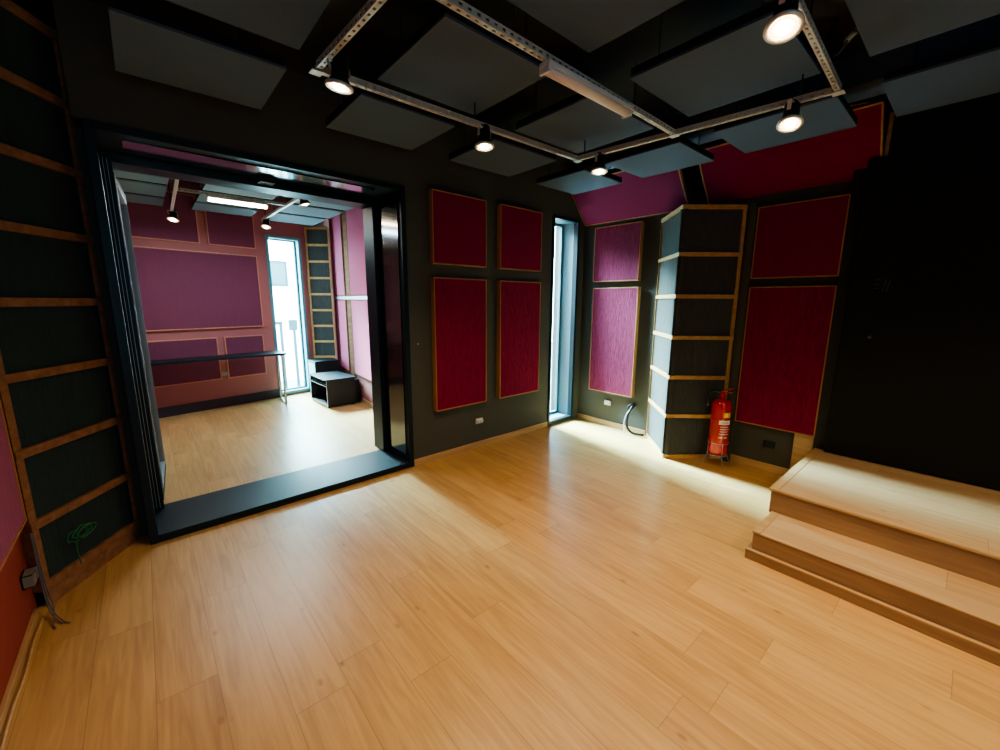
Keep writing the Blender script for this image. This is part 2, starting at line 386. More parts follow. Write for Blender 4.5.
# wall right of the slim window (fronts at x = 4.10)
GB = 'magenta panels between slim window and slatted column'
wall_panel((XB, 2.75, 1.725), -PI/2, .60, .615, 'small magenta panel in the corner, above the tall one between slim window and slatted column', 'magenta', .055, GB)
wall_panel((XB, 2.74, .42), -PI/2, .60, 1.235, 'tall magenta textured panel between the slim window and the slatted column', 'magenta', .055, GB)
GC = 'crimson panels between slatted column and black door'
wall_panel((XC, 1.03, 1.70), -PI/2, .605, .59, 'crimson square panel in a wood frame between slatted column and black door, upper one', 'crimson_plain', .055, GC)
wall_panel((XC, 1.03, .415), -PI/2, .605, 1.215, 'tall crimson textured panel behind the fire extinguisher, beside the black door', 'crimson', .055, GC)
# left wall
wall_panel((XL, 2.10, .50), PI/2, 1.22, 1.75, 'large pink felt panel on the red wall at the left edge', 'lilac', .05, 'panel on the red side wall')
# second room far wall
def on_f(x): return (x, 6.64 + .215*x)
def far_panel(x0, x1, z0, z1, lab, m):
    xc = (x0+x1)/2; wall_panel((*on_f(xc), z0), FW, (x1-x0)/math.cos(FW), z1-z0, lab, m, .035, 'plum panels behind the desk in the second room', 'far_frame', .014)
M['far_frame'] = wood('rosy_frame_wood', (.62, .30, .20), (.5, .22, .14), 2)
far_panel(-.10, .655, 2.21, 2.80, 'plum panel under the second room ceiling, left of the pair seen through the doorway', 'plum')
far_panel(.745, 1.32, 2.21, 2.80, 'plum panel under the second room ceiling, right of the pair beside the bright window', 'plum')
far_panel(-.10, 1.32, 1.105, 2.115, 'large wide plum panel in the middle of the second room back wall', 'plum')
far_panel(-.10, .72, .40, .985, 'low plum panel behind the black desk, the left one', 'plum')
far_panel(.80, 1.30, .40, .985, 'low plum panel behind the black desk, the right one near the window', 'plum')
# second room right wall
def right_panel(y0, y1, z0, z1, lab):
    a = rwp(y1); c = rwp(y0); mid = (a+c)/2
    wall_panel((mid.x, mid.y, z0), RWa, (a-c).length, z1-z0, lab, 'pink', .035, 'pink panels on the second room side wall', 'slat_dark', .008)
right_panel(6.33, 6.90, 1.56, 2.78, 'upper pink panel beside the small slatted corner in the second room')
right_panel(6.33, 6.90, .40, 1.50, 'lower pink panel behind the black cabinet in the second room')
right_panel(5.20, 6.05, 1.56, 2.78, 'upper pink panel in the second room nearest the open glass door leaf')
right_panel(5.20, 6.05, .40, 1.50, 'lower pink panel in the second room nearest the open glass door leaf')
o = bx('wooden_batten', 'slat_dark', None, -.10, .10, -.02, 0, .32, 2.85); o.location = rwp(6.19); o.rotation_euler.z = RWa
tag(o, 'tall brown wooden board between the pink panels in the second room', 'board')
o = bx('metal_strip', 'silver_band', None, -.03, 1.68, -.030, -.0205, 1.508, 1.552); o.location = rwp(6.88); o.rotation_euler.z = RWa
tag(o, 'silver horizontal strip between upper and lower pink panels in the second room', 'strip')

# slanted panels at the head of the right walls: lower edge against the wall, upper edge out under the ceiling
def slanted(y1, y0, lab, m, right_wood):
    r = thing('slanted_acoustic_panel', lab, 'panel', (4.11, y1, 2.385), -PI/2, 'slanted felt panels under the ceiling')
    W = y1-y0; H = math.hypot(.345, .40); tilt = math.atan2(.345, .40)
    mtx = Matrix.Rotation(tilt, 4, 'X')
    bm = bm_new(); box(bm, .01, W-.01, -.01, .025, .008, H-.008, mtx=mtx); obj('fabric', bm, m, r, .003)
    bm = bm_new()
    for a in ((0, .01, -.014, .03, 0, H), (W-.01, W, -.014, .03, 0, H), (0, W, -.014, .03, 0, .008), (0, W, -.014, .03, H-.012, H)): box(bm, *a, mtx=mtx)
    obj('frame', bm, 'frame_wood', r)
slanted(3.20, 1.955, 'slanted magenta felt panel above the slim window corner and the magenta panels', 'magenta_plain', 0)
slanted(1.775, .58, 'slanted dark crimson felt panel under the ceiling beside the black door', 'crimson_plain', 1)

# ------------------------------------------------------------------ slatted acoustic corners
def slat_face(root, org, p0, p1, zs, felt_m, slat_m, sh=.036, dep=.05, post=(.03, .03), z_shift=0, ext0=0., ext1=0., top=None):
    v = Vector(p1) - Vector(p0); L = v.length; a = math.atan2(v.y, v.x)
    mtx = Matrix.Translation(Vector(p0) - Vector(org)) @ Matrix.Rotation(a, 4, 'Z')
    for i in range(len(zs)-1):
        bm = bm_new(); box(bm, post[0], L-post[1], dep*.35, dep, zs[i]+sh, zs[i+1], mtx=mtx); obj('felt_panel', bm, felt_m, root)
    for z in zs:
        bm = bm_new(); box(bm, ext0, L+ext1, 0, dep, z, z+sh, mtx=mtx); obj('slat', bm, slat_m, root, .0015)
    for k, (u0, u1) in enumerate(((0, post[0]), (L-post[1], L))):
        if u1-u0 < .002: continue
        bm = bm_new()
        for i in range(len(zs)-1): box(bm, u0, u1, .004, dep, zs[i]+sh, zs[i+1], mtx=mtx)
        obj('post', bm, slat_m, root, .001)
# column on the right
CA, CB_, CD = (4.146, 2.262, 0), (3.667, 1.808, 0), (4.086, 1.432, 0)
r = thing('slatted_acoustic_column', 'three-sided corner column of dark felt bays between pale wood slats behind the extinguisher', 'column', (3.9, 1.82, 0))
zs = [.0, .405, .78, 1.155, 1.53, 1.90, 2.30]
slat_face(r, (3.9, 1.82, 0), CA, CB_, zs, 'charcoal', 'slat', post=(.012, .0))
slat_face(r, (3.9, 1.82, 0), CB_, CD, zs, 'charcoal', 'slat', post=(.0, .03))
bm = bm_new(); poly(bm, [(CB_[0]+.055-3.9, CB_[1]-1.82), (4.086-3.9, 2.15-1.82), (4.086-3.9, 1.50-1.82)], .01, 2.32); obj('core', bm, 'matte', r)
bx('side_board', 'wall_c', r, 4.05-3.9, 4.086-3.9, 1.345-1.82, 1.40-1.82, .0, 2.33)
# slatted corner on the left
r = thing('slatted_acoustic_corner', 'tall angled rack of dark felt bays with brown wood slats left of the doorway', 'corner rack', LD0)
zs = [.09, .41, .765, 1.12, 1.46, 1.80, 2.14, 2.475, 2.80]
slat_face(r, LD0, LD0, LD0+LDv, zs, 'teal_felt', 'slat_dark', sh=.042, dep=.06, post=(.035, .02))
mtx = Matrix.Rotation(LDa, 4, 'Z')
bm = bm_new(); box(bm, .02, LDl-.01, .012, .03, 0, .09, mtx=mtx); obj('plinth', bm, 'slat_dark', r)
# small one in the second room
p0, p1 = Vector((2.035, 7.03, 0)), Vector((2.315, 6.80, 0)); r = thing('slatted_acoustic_corner', 'narrow rack of dark bays and pale slats beside the bright window, second room', 'corner rack', p0)
slat_face(r, p0, p0, p1, [.56+.2525*i for i in range(9)], 'charcoal', 'far_slat' if 'far_slat' in M else 'slat', sh=.034, dep=.04, post=(.028, .012))

# ------------------------------------------------------------------ hung ceiling clouds
GR = 'square dark panels hung under the ceiling'
def cloud(x0, x1, y0, y1, z, lab, grp, rods=True, t=.05):
    r = thing('ceiling_panel', lab, 'ceiling panel', ((x0+x1)/2, (y0+y1)/2, z), 0, grp)
    w, h = (x1-x0)/2, (y1-y0)/2
    bx('fabric', 'cloud_lit' if 'second' in lab and 'room' in lab else 'cloud', r, -w, w, -h, h, 0, .012)
    bx('core', 'cloud_side', r, -w+.004, w-.004, -h+.004, h-.004, .012, t)
    for sx in (-1, 1):
        for sy in (-1, 1):
            bm = bm_new(); tube(bm, [(sx*w*.7, sy*h*.7, t), (sx*w*.7, sy*h*.7, CEIL-z)], .004, 6); obj('hanger_rod', bm, 'matte', r)
cols = [(.03, .66), (1.03, 1.65), (1.98, 2.63), (2.98, 3.56)]
rows = [(2.36, 2.93), (1.53, 2.15), (.66, 1.305), (-.20, .48)]
cn = ['above the doorway', 'second out from the slatted left corner', 'third out from the left corner', 'beside the slanted panels']
labs = {(0,0): 'dark ceiling panel right above the glass doorway, leftmost of the row along that wall',
 (1,0): 'dark ceiling panel against the doorway wall, behind the leftmost spotlight',
 (2,0): 'dark ceiling panel above the two crimson panels left of the slim window',
 (3,0): 'dark ceiling panel in the corner above the slim window',
 (0,1): 'dark ceiling panel at the top edge, left of the metal rail end with a spotlight',
 (1,1): 'large bluish ceiling panel inside the rail frame, left of the dim tube fixture',
 (2,1): 'ceiling panel inside the rail frame just behind the corner spotlight and dim tube fixture',
 (3,1): 'bluish ceiling panel over the slatted column, overlapping the slanted magenta panel',
 (1,2): 'dark ceiling panel at the top edge, cut off above the dim tube fixture',
 (2,2): 'dark brownish ceiling panel inside the rail frame beside the brightest spotlight',
 (3,2): 'bluish ceiling panel behind the right spotlight, before the slanted crimson panel',
 (2,3): 'dark ceiling panel in the top right corner of the room, beyond the rail end',
 (3,3): 'ceiling panel above the black door, next to the slanted crimson panel'}
for (ci, ri), lab in labs.items():
    x0, x1 = cols[ci]; y0, y1 = rows[ri]
    if ri == 3 and ci == 2: y0 = -.25
    cloud(x0, x1, y0, y1, 2.60, lab, GR)
# bulkhead along the right wall above the slanted panels
bm = bm_new(); box(bm, 3.44, 3.70, -1.2, 2.9, 2.80, CEIL); struct('trim_1', bm=bm, m='cloud')
cols2 = [(-.40, .32), (.60, 1.24), (1.45, 2.08)]; rows2 = [(3.98, 4.60), (4.74, 5.36), (5.46, 6.02), (6.12, 6.60)]
def rn(r_): return ['nearest the doorway', 'second from the doorway', 'third from the doorway', 'nearest the back wall'][r_]
cnam = ['left column', 'middle column by the lit tube', 'right column by the pink wall']
for ci in range(3):
    for ri in range(4):
        if ri == 0 and ci == 1: continue
        y0, y1 = rows2[ri]
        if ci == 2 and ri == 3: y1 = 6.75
        cloud(*cols2[ci], y0, y1, 2.60, 'second room ceiling panel, %s, %s' % (cnam[ci], rn(ri)), 'ceiling panels of the second room')

# ------------------------------------------------------------------ perforated steel lighting rails
def perforated(bm, p0, p1, w=.024, h=.028, pitch=.04):
    p0, p1 = Vector(p0), Vector(p1); v = p1-p0; L = v.length; ex = v.normalized(); ey = Vector((-ex.y, ex.x, 0)); ez = Vector((0, 0, 1))
    n = int(L/pitch); st = L/n
    def face(o, a, c, W):     # strip along ex, width W along c, with one slot per cell
        ncol = []
        for i in range(n):
            s0 = i*st; sx0, sx1 = s0+st*.30, s0+st*.70; w0, w1 = W*.30, W*.70
            P = lambda x, y: bm.verts.new(o + a*x + c*y)
            o4 = [P(s0, 0), P(s0+st, 0), P(s0+st, W), P(s0, W)]
            i4 = [P(sx0, w0), P(sx1, w0), P(sx1, w1), P(sx0, w1)]
            for k in range(4): bm.faces.new((o4[k], o4[(k+1)%4], i4[(k+1)%4], i4[k]))
    face(p0 - ey*w/2, ex, ey, w)
    face(p0 - ey*w/2, ex, ez, h); face(p0 + ey*w/2, ex, ez, h)
    # return lips on top
    for s in (-1, 1):
        a = p0 + ey*(s*w/2) + ez*h; c = p0 + ey*(s*w/4) + ez*h
        bm.faces.new([bm.verts.new(q) for q in (a, a+v, c+v, c)])
def rail(root, p0, p1, m='steel'):
    bm = bm_new(); o = Vector(root.location)
    perforated(bm, Vector(p0)-o, Vector(p1)-o)
    bmesh.ops.remove_doubles(bm, verts=bm.verts, dist=1e-5)
    ob = obj('rail', bm, m, root); sd = ob.modifiers.new('s', 'SOLIDIFY'); sd.thickness = .002
    return ob
RZ = 2.48
rr = thing('lighting_rail_frame', 'rectangular frame of perforated steel rails hung below the dark ceiling panels', 'rail frame', (1.6, 1.3, RZ))
K = dict(a=(.69, 2.035, RZ), b=(2.455, 2.005, RZ), c=(2.61, .575, RZ), d=(.76, .50, RZ), e=(.715, 1.305, RZ), f=(2.525, 1.335, RZ))
rail(rr, K['a'], K['b']); rail(rr, K['b'], K['c']); rail(rr, K['c'], K['d']); rail(rr, (.692, 2.0, RZ), K['d']); rail(rr, K['e'], K['f'])
for k in ('a', 'b', 'c', 'f'):
    x, y, z = K[k]
    bx('corner_plate', 'steel', rr, x-1.6-.024, x-1.6+.024, y-1.3-.024, y-1.3+.024, -.005, -.001)
for (x, y) in ((.69, 1.9), (1.55, 2.02), (2.46, 1.95), (2.58, .72), (1.2, 1.31), (.75, .7), (1.7, .54)):
    bm = bm_new(); tube(bm, [(x-1.6, y-1.3, .04), (x-1.6, y-1.3, CEIL-RZ)], .005, 6); obj('threaded_rod', bm, 'matte', rr)
r2 = thing('lighting_rail_frame', 'steel rail frame under the second room ceiling seen through the doorway', 'rail frame', (.8, 5.0, RZ))
rail(r2, (.335, 4.30, RZ), (.375, 6.25, RZ)); rail(r2, (.36, 4.97, RZ), (1.27, 4.97, RZ)); rail(r2, (1.30, 4.30, RZ), (1.27, 5.98, RZ)); rail(r2, (.335, 4.30, RZ), (1.30, 4.30, RZ))
for (x, y) in ((.37, 6.1), (1.27, 5.9), (.36, 4.6), (1.28, 4.6)):
    bm = bm_new(); tube(bm, [(x-.8, y-5, .04), (x-.8, y-5, CEIL-RZ)], .005, 6); obj('threaded_rod', bm, 'matte', r2)

# ------------------------------------------------------------------ spotlights
LIGHTS = []
def spot(x, y, z, lab, tilt=(0, 0), s=1., power=20, grp='can spotlights on the steel rails', lamp=True):
    r = thing('spotlight', lab, 'spotlight', (x, y, RZ), 0, grp)
    R = Matrix.Translation((0, 0, z-RZ)) @ Matrix.Rotation(tilt[0], 4, 'X') @ Matrix.Rotation(tilt[1], 4, 'Y')
    bm = bm_new()   # can: open-bottomed drum, flaring to the ring
    lathe(bm, [(.012*s, .118*s), (.030*s, .116*s), (.034*s, .105*s), (.034*s, .035*s), (.046*s, .016*s), (.046*s, .006*s)], 28, R); obj('can', bm, 'matte', r)
    bm = bm_new()
    prof = [(.040*s, .010*s), (.056*s, .008*s), (.058*s, .0), (.053*s, -.004*s), (.042*s, -.002*s), (.040*s, .010*s)]
    lathe(bm, prof, 32, R, caps=False); obj('ring', bm, 'steel', r)
    bm = bm_new(); lathe(bm, [(.040*s, .004*s), (.030*s, .002*s), (.022*s, .001*s)], 28, R, caps=True); obj('reflector', bm, 'lamp', r)
    bm = bm_new(); lathe(bm, [(.024*s, -.001*s), (.020*s, -.006*s), (.010*s, -.008*s)], 20, R, caps=True); obj('bulb', bm, 'lamp_core', r)
    bm = bm_new()   # U bracket
    top = Vector((0, 0, 0)); pv = .055*s
    for sx in (-1, 1):
        a = R @ Vector((sx*.040*s, 0, pv)); c = Vector((sx*.040*s, 0, 0))
        ex = Vector((0, .009, 0))
        tx = Vector((sx*.003, 0, 0))
        v = [a-ex, a+ex, c+ex, c-ex]; v2 = [p+tx for p in v]
        A = [bm.verts.new(p) for p in v]; B = [bm.verts.new(p) for p in v2]
        bm.faces.new(A); bm.faces.new(B[::-1])
        for k in range(4): bm.faces.new((A[k], A[(k+1)%4], B[(k+1)%4], B[k]))
    box(bm, -.043*s, .043*s, -.009, .009, -.002, .001)
    obj('bracket', bm, 'steel', r)
    bm = bm_new(); tube(bm, spline([(.0, .0, .02), (.02, .03, -.02), tuple(R @ Vector((.0, 0, .118*s)))], 6), .003, 6); obj('cable', bm, 'cable', r)
    if lamp:
        ld = bpy.data.lights.new('spot_lamp', 'SPOT'); ld.energy = power; ld.color = (1, .75, .45); ld.spot_size = math.radians(128); ld.spot_blend = .75; ld.shadow_soft_size = .04
        lo = bpy.data.objects.new('spot_lamp', ld); COL.objects.link(lo); lo.parent = r; lo.matrix_local = R @ Matrix.Translation((0, 0, -.02))
    return r
P = 58
spot(.735, 1.90, 2.385, 'lit spotlight at the left rail corner, nearest the doorway', (.10, .10), power=P*.36)
spot(1.62, 2.02, 2.385, 'lit spotlight in the middle of the rail along the doorway wall', (-.1, .05), power=P*.7)
spot(2.475, 1.83, 2.375, 'lit spotlight by the far rail corner, beside the slim window side', (-.06, .1), power=P*.6)
spot(2.56, .745, 2.378, 'lit spotlight on the right rail before the slanted crimson panel', (-.10, .35), power=P)
spot(1.695, .545, 2.385, 'brightest and largest spotlight at the top edge of the view', (-.10, .32), power=P)
spot(.372, 6.13, 2.385, 'small lit spotlight in the second room, left one', (-.3, .2), power=12)
spot(1.272, 5.93, 2.385, 'small lit spotlight in the second room, beside its bright window', (-.3, .2), power=12)
spot(1.29, 4.36, 2.40, 'small spotlight in the second room nearest the doorway top', (.0, -.3), power=10)

# ------------------------------------------------------------------ tube fixtures
def batten(x0, x1, y, z, lab, m, grp=None):
    r = thing('tube_light', lab, 'tube light', ((x0+x1)/2, y, z), 0, grp); L = (x1-x0)/2
    bx('housing', 'white', r, -L, L, -.028, .028, 0, .022, bevel=.002)
    bm = bm_new()
    pts = [(.026*math.cos(t), -.024*math.sin(t)) for t in [PI*k/8 for k in range(9)]]
    A = [bm.verts.new((-L+.012, a, c)) for a, c in pts]; B = [bm.verts.new((L-.012, a, c)) for a, c in pts]
    for k in range(8): bm.faces.new((A[k], A[k+1], B[k+1], B[k])).smooth = True
    bm.faces.new((A[0], A[8], B[8], B[0])); bm.faces.new(A); bm.faces.new(B[::-1])
    if m == 'tube':
        bm.free(); bm = bm_new(); tube(bm, [(-L+.012, 0, -.018), (L-.012, 0, -.018)], .014, 14)
    obj('diffuser', bm, m, r)
    for s in (-1, 1): bx('end_cap', 'white', r, s*L, s*(L-.012), -.028, .028, -.024, 0, bevel=.002)
batten(1.375, 2.00, 1.318, RZ-.023, 'unlit pinkish beige tube light under the middle steel rail', 'beige')
batten(.58, 1.10, 4.97, RZ-.023, 'glowing warm white tube light under the second room ceiling', 'tube')

# loose cable hanging from the ceiling next to the rail corner
r = thing('hanging_cable', 'loose dark cable with a connector hanging beside the right rail corner', 'cable', (2.75, .55, 2.98))
o3 = Vector((2.75, .55, 2.98))
def rel(pts): return [Vector(p)-o3 for p in pts]
bm = bm_new(); tube(bm, spline(rel([(2.75, .55, 2.975), (2.77, .56, 2.86), (2.80, .60, 2.80), (2.86, .66, 2.76), (2.9, .72, 2.84), (2.95, .70, 2.975)]), 8), .007, 8); obj('cord', bm, 'cable', r)
bm = bm_new(); tube(bm, spline(rel([(2.62, .42, 2.975), (2.68, .46, 2.88), (2.78, .52, 2.80), (2.80, .60, 2.80)]), 8), .006, 8); obj('cord', bm, 'cable', r)
bm = bm_new(); tube(bm, rel([(2.765, .57, 2.80), (2.83, .62, 2.795)]), .014, 8); obj('connector', bm, 'grey_pl', r)
# small cable along the top edge of the crimson slanted panel
bm = bm_new(); tube(bm, spline([(0, 0, 0), (.0, -.2, -.02), (.01, -.5, .01), (0, -.75, -.01)], 8), .005, 6)
o = obj('ceiling_cable', bm, 'frame_wood', None, loc=(3.74, 1.40, 2.80)); tag(o, 'thin brown cable running along the top of the slanted crimson panel', 'cable')

# ------------------------------------------------------------------ black door on the stage
d2 = struct('door_2', (XC, .73, 0), -PI/2)
bx('frame', 'matte', d2, 0, .075, -.05, 0, .327, 2.50, bevel=.003)
bx('frame', 'matte', d2, .0, 1.5, -.05, 0, 2.50, CEIL-.01)
bx('door_leaf', 'door', d2, .085, 1.35, -.115, -.0, .335, 2.495, bevel=.004)
bx('frame', 'matte', d2, 1.36, 1.5, -.05, 0, .327, 2.50, bevel=.003)
bm = bm_new()    # small faint embossed mark: two bars and two slanting strokes
for a in ((0, .035, .058, .064), (0, .030, .028, .034), (.004, .028, 0, .006)): box(bm, a[0], a[1], -.002, 0, a[2], a[3])
for x in (.048, .070):
    box(bm, x, x+.006, -.002, 0, -.012, .075, mtx=Matrix.Shear('XZ', 4, (.0, .0)) @ Matrix.Rotation(.18, 4, 'Y'))
o = obj('emblem', bm, 'emblem_grey', d2); o.location = (.22, -.1155, 1.60)
bm = bm_new(); lathe(bm, [(.012, 0), (.012, .006), (.006, .008)], 16, Matrix.Translation((.245, -.1155, 1.255)) @ Matrix.Rotation(PI/2, 4, 'X')); obj('keyhole', bm, 'emblem_grey', d2)
# low wood block beside the frame
o = bx('wooden_skirting_block', 'nosing', None, -.02, .0, .735, .87, 0, .42, bevel=.002); o.location = (XC, 0, 0); o['kind'] = 'structure'; o.name = 'trim_2'
# wood end trim of slanted panel against the door head
bm = bm_new(); box(bm, 4.02, 4.05, .555, .577, 2.36, 2.78); struct('trim_3', bm=bm, m='slat')

# ------------------------------------------------------------------ steps
st = thing('wooden_steps', 'two oak laminate steps with a low plinth leading to the black door', 'steps', (2.55, .71, 0))
ox, oy = 2.55, .71
def sbx(name, m, x0, x1, y0, y1, z0, z1, bevel=.002): return bx(name, m, st, x0-ox, x1-ox, y0-oy, y1-oy, z0, z1, bevel=bevel)
YE = -1.6
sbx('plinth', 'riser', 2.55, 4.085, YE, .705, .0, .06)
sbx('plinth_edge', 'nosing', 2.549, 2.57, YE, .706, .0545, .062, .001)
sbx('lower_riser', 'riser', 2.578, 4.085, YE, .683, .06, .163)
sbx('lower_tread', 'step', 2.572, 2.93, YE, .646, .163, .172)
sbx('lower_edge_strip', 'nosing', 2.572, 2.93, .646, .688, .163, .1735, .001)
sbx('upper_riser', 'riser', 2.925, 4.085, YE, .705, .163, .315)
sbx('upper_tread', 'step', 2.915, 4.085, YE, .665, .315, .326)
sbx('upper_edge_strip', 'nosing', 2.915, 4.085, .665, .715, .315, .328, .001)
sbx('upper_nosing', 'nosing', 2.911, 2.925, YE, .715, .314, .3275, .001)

# ------------------------------------------------------------------ fire extinguisher and its wire stand
EX = (3.90, 1.405, 0)
fe = thing('fire_extinguisher', 'red fire extinguisher standing in a wire stand before the slatted column', 'fire extinguisher', (EX[0], EX[1], .115), math.radians(200))
HB = .445
prof = [(.0005, 0), (.070, .0), (.080, .008), (.083, .03), (.083, HB)]
for k in range(1, 8):
    t = PI/2*k/8; prof.append((.022+.061*math.cos(t), HB+.075*math.sin(t)))
prof += [(.022, HB+.076), (.022, HB+.09)]
bm = bm_new(); lathe(bm, prof, 40); obj('cylinder', bm, 'red', fe)
bm = bm_new(); lathe(bm, [(.020, .530), (.024, .535), (.024, .56), (.014, .565), (.014, .58)], 20); obj('valve', bm, 'red', fe)
bm = bm_new(); box(bm, -.012, .012, -.02, .08, 0, .009, mtx=Matrix.Translation((0, 0, .572)) @ Matrix.Rotation(.12, 4, 'X')); obj('carry_handle', bm, 'red', fe, .002)
bm = bm_new(); box(bm, -.012, .012, -.02, .085, 0, .009, mtx=Matrix.Translation((0, 0, .588)) @ Matrix.Rotation(.42, 4, 'X')); obj('squeeze_lever', bm, 'red', fe, .002)
bm = bm_new(); lathe(bm, [(.018, 0), (.018, .012)], 20, Matrix.Translation((-.022, 0, .548)) @ Matrix.Rotation(PI/2, 4, 'Y')); obj('gauge', bm, 'white', fe)
# hose: from the valve over the side the photo shows (toward the doorway wall) down to the nozzle
hd = Vector((-.35, 1, 0)).normalized()   # world direction toward the doorway wall
ca, sa = math.cos(-math.radians(200)), math.sin(-math.radians(200))
hl = Vector((hd.x*ca-hd.y*sa, hd.x*sa+hd.y*ca, 0))
hp = [Vector((0, 0, .555)), hl*.04+Vector((0, 0, .585)), hl*.085+Vector((0, 0, .585)), hl*.112+Vector((0, 0, .56)), hl*.116+Vector((0, 0, .525))]
bm = bm_new(); tube(bm, spline(hp, 8), .0145, 10); obj('hose', bm, 'cable', fe)
bm = bm_new(); lathe(bm, [(.012, 0), (.014, .03), (.020, .09), (.017, .092)], 16, Matrix.Translation(hl*.116+Vector((0, 0, .535))) @ Matrix.Rotation(PI, 4, 'X')); obj('nozzle', bm, 'cable', fe)
def curved(name, m, a0, a1, z0, z1, rad=.0838, n=10, parent=fe):
    bm = bm_new(); A = [bm.verts.new((rad*math.cos(a0+(a1-a0)*k/n), rad*math.sin(a0+(a1-a0)*k/n), z0)) for k in range(n+1)]
    B = [bm.verts.new((v.co.x, v.co.y, z1)) for v in A]
    for k in range(n): bm.faces.new((A[k], A[k+1], B[k+1], B[k])).smooth = True
    return obj(name, bm, m, parent)
# camera sees the side facing world (-.94,-.34); angle in local frame
fa = math.atan2(-1.385, -3.79) - math.radians(200)
r_ = math.radians
curved('yellow_sticker', 'yellow', fa+r_(18), fa+r_(62), .36, .405)
curved('label_band', 'white', fa+r_(-6), fa+r_(66), .295, .333)
for i, z in enumerate((.268, .246, .224, .200)):
    curved('label_line', 'label', fa+r_(2 if i < 3 else -2), fa+r_(62 if i % 2 else 54), z, z+.010)
curved('label_text', 'matte', fa+r_(8), fa+r_(50), .311, .316, .0842)
curved('label_panel', mat('dull_red_label', (.42, .03, .03), .5), fa+r_(-66), fa+r_(-10), .17, .33)
curved('label_line', 'label', fa+r_(-2), fa+r_(18), .165, .182); curved('label_line', 'label', fa+r_(28), fa+r_(50), .165, .182)
curved('base_ring_line', 'label', fa+r_(-80), fa+r_(80), .108, .112)
# stand
sd = thing('wire_stand', 'thin chrome wire stand holding the red fire extinguisher', 'stand', EX)
bm = bm_new(); tube(bm, [(.086*math.cos(2*PI*k/32), .086*math.sin(2*PI*k/32), .225) for k in range(32)], .003, 6, True); obj('ring', bm, 'alu', sd)
bm = bm_new(); tube(bm, [(.084*math.cos(2*PI*k/32), .084*math.sin(2*PI*k/32), .110) for k in range(32)], .003, 6, True)
for k in range(2):
    a = PI/2*k; tube(bm, [(.084*math.cos(a), .084*math.sin(a), .110), (-.084*math.cos(a), -.084*math.sin(a), .110)], .003, 6)
obj('base_ring', bm, 'alu', sd)
for k in range(4):
    a = math.atan2(-1.385, -3.79) + r_(-62 + 90*k)
    bm = bm_new(); tube(bm, [(.088*math.cos(a), .088*math.sin(a), .228), (.089*math.cos(a), .089*math.sin(a), .11), (.125*math.cos(a), .125*math.sin(a), .004)], .0032, 6); obj('leg', bm, 'alu', sd)
    
# ------------------------------------------------------------------ sockets and cables
def socket(loc, rotz, lab, kind='white', w=.085, h=.055, cap='sockets on the walls'):
    r = thing('wall_socket', lab, 'socket', loc, rotz, cap)
    bx('backplate', kind, r, -w/2, w/2, -.018, 0, -h/2, h/2, bevel=.004)
    for s in (-1, 1):
        bm = bm_new(); lathe(bm, [(.016, 0), (.018, .012), (.012, .022), (.010, .014)], 18, Matrix.Translation((s*w*.24, -.016, 0)) @ Matrix.Rotation(PI/2, 4, 'X')); obj('outlet', bm, kind, r)
x = 2.49; socket((x, 3.155+.02*x, .283), AW, 'pale double socket low on the wall under the crimson panels', 'white')
socket((XB, 2.78, .288), -PI/2, 'white double socket low on the wall under the tall magenta panel', 'white')
socket((XC, 1.05, .255), -PI/2, 'dark double socket low on the wall under the tall crimson panel by the steps', 'matte', h=.06)
x = .60; socket((*on_f(x*1.27), .47), FW, 'small socket under the black desk on the second room wall', 'alu')
r = thing('junction_box', 'open grey metal junction box on the red wall at the left', 'junction box', (XL, 2.70, .225), PI/2)
bm = bm_new(); w, h, dd = .040, .030, .038
for a in ((-w, w, -dd, 0, -h, -h+.004), (-w, w, -dd, 0, h-.004, h), (-w, -w+.004, -dd, 0, -h, h), (w-.004, w, -dd, 0, -h, h), (-w, w, -.006, 0, -h, h)): box(bm, *a)
obj('box', bm, 'grey_pl', r)
bx('cover_plate', 'grey_pl', r, -w+.004, w-.03, -dd-.003, -dd+.001, -h+.004, h-.012)
bx('cover_rim', 'steel', r, w-.006, w+.002, -dd-.004, -dd+.002, -h, h)
# small screw / sensor on the front wall
bm = bm_new(); lathe(bm, [(.007, 0), (.007, .004), (.003, .007)], 12, Matrix.Rotation(PI/2, 4, 'X')); o = obj('wall_hook', bm, 'steel', None, loc=(1.80, 3.19, 1.12)); tag(o, 'tiny metal screw in the bare wall between doorway casing and crimson panels', 'screw')
# black hose with white wire leaving the wall beside the column
r = thing('cable_conduit', 'black flexible conduit with a white wire curling from wall to floor beside the slatted column', 'conduit', (XB, 2.44, .32))
def rc(pts): return [Vector(p)-Vector((XB, 2.44, .32)) for p in pts]
bm = bm_new(); tube(bm, spline(rc([(4.14, 2.42, .33), (4.09, 2.425, .30), (4.05, 2.45, .20), (4.04, 2.44, .09), (4.05, 2.38, .03), (4.07, 2.30, .022), (4.10, 2.26, .022)]), 8), .014, 10); obj('conduit', bm, 'cable', r)
bm = bm_new(); tube(bm, spline(rc([(4.14, 2.44, .31), (4.07, 2.46, .25), (4.035, 2.475, .16), (4.03, 2.47, .06), (4.03, 2.46, .008)]), 8), .004, 8); obj('wire', bm, 'cable_white', r)
bm = bm_new(); tube(bm, spline(rc([(4.14, 2.43, .345), (4.10, 2.46, .32), (4.10, 2.48, .29)]), 8), .013, 8); obj('gland', bm, 'cable', r)
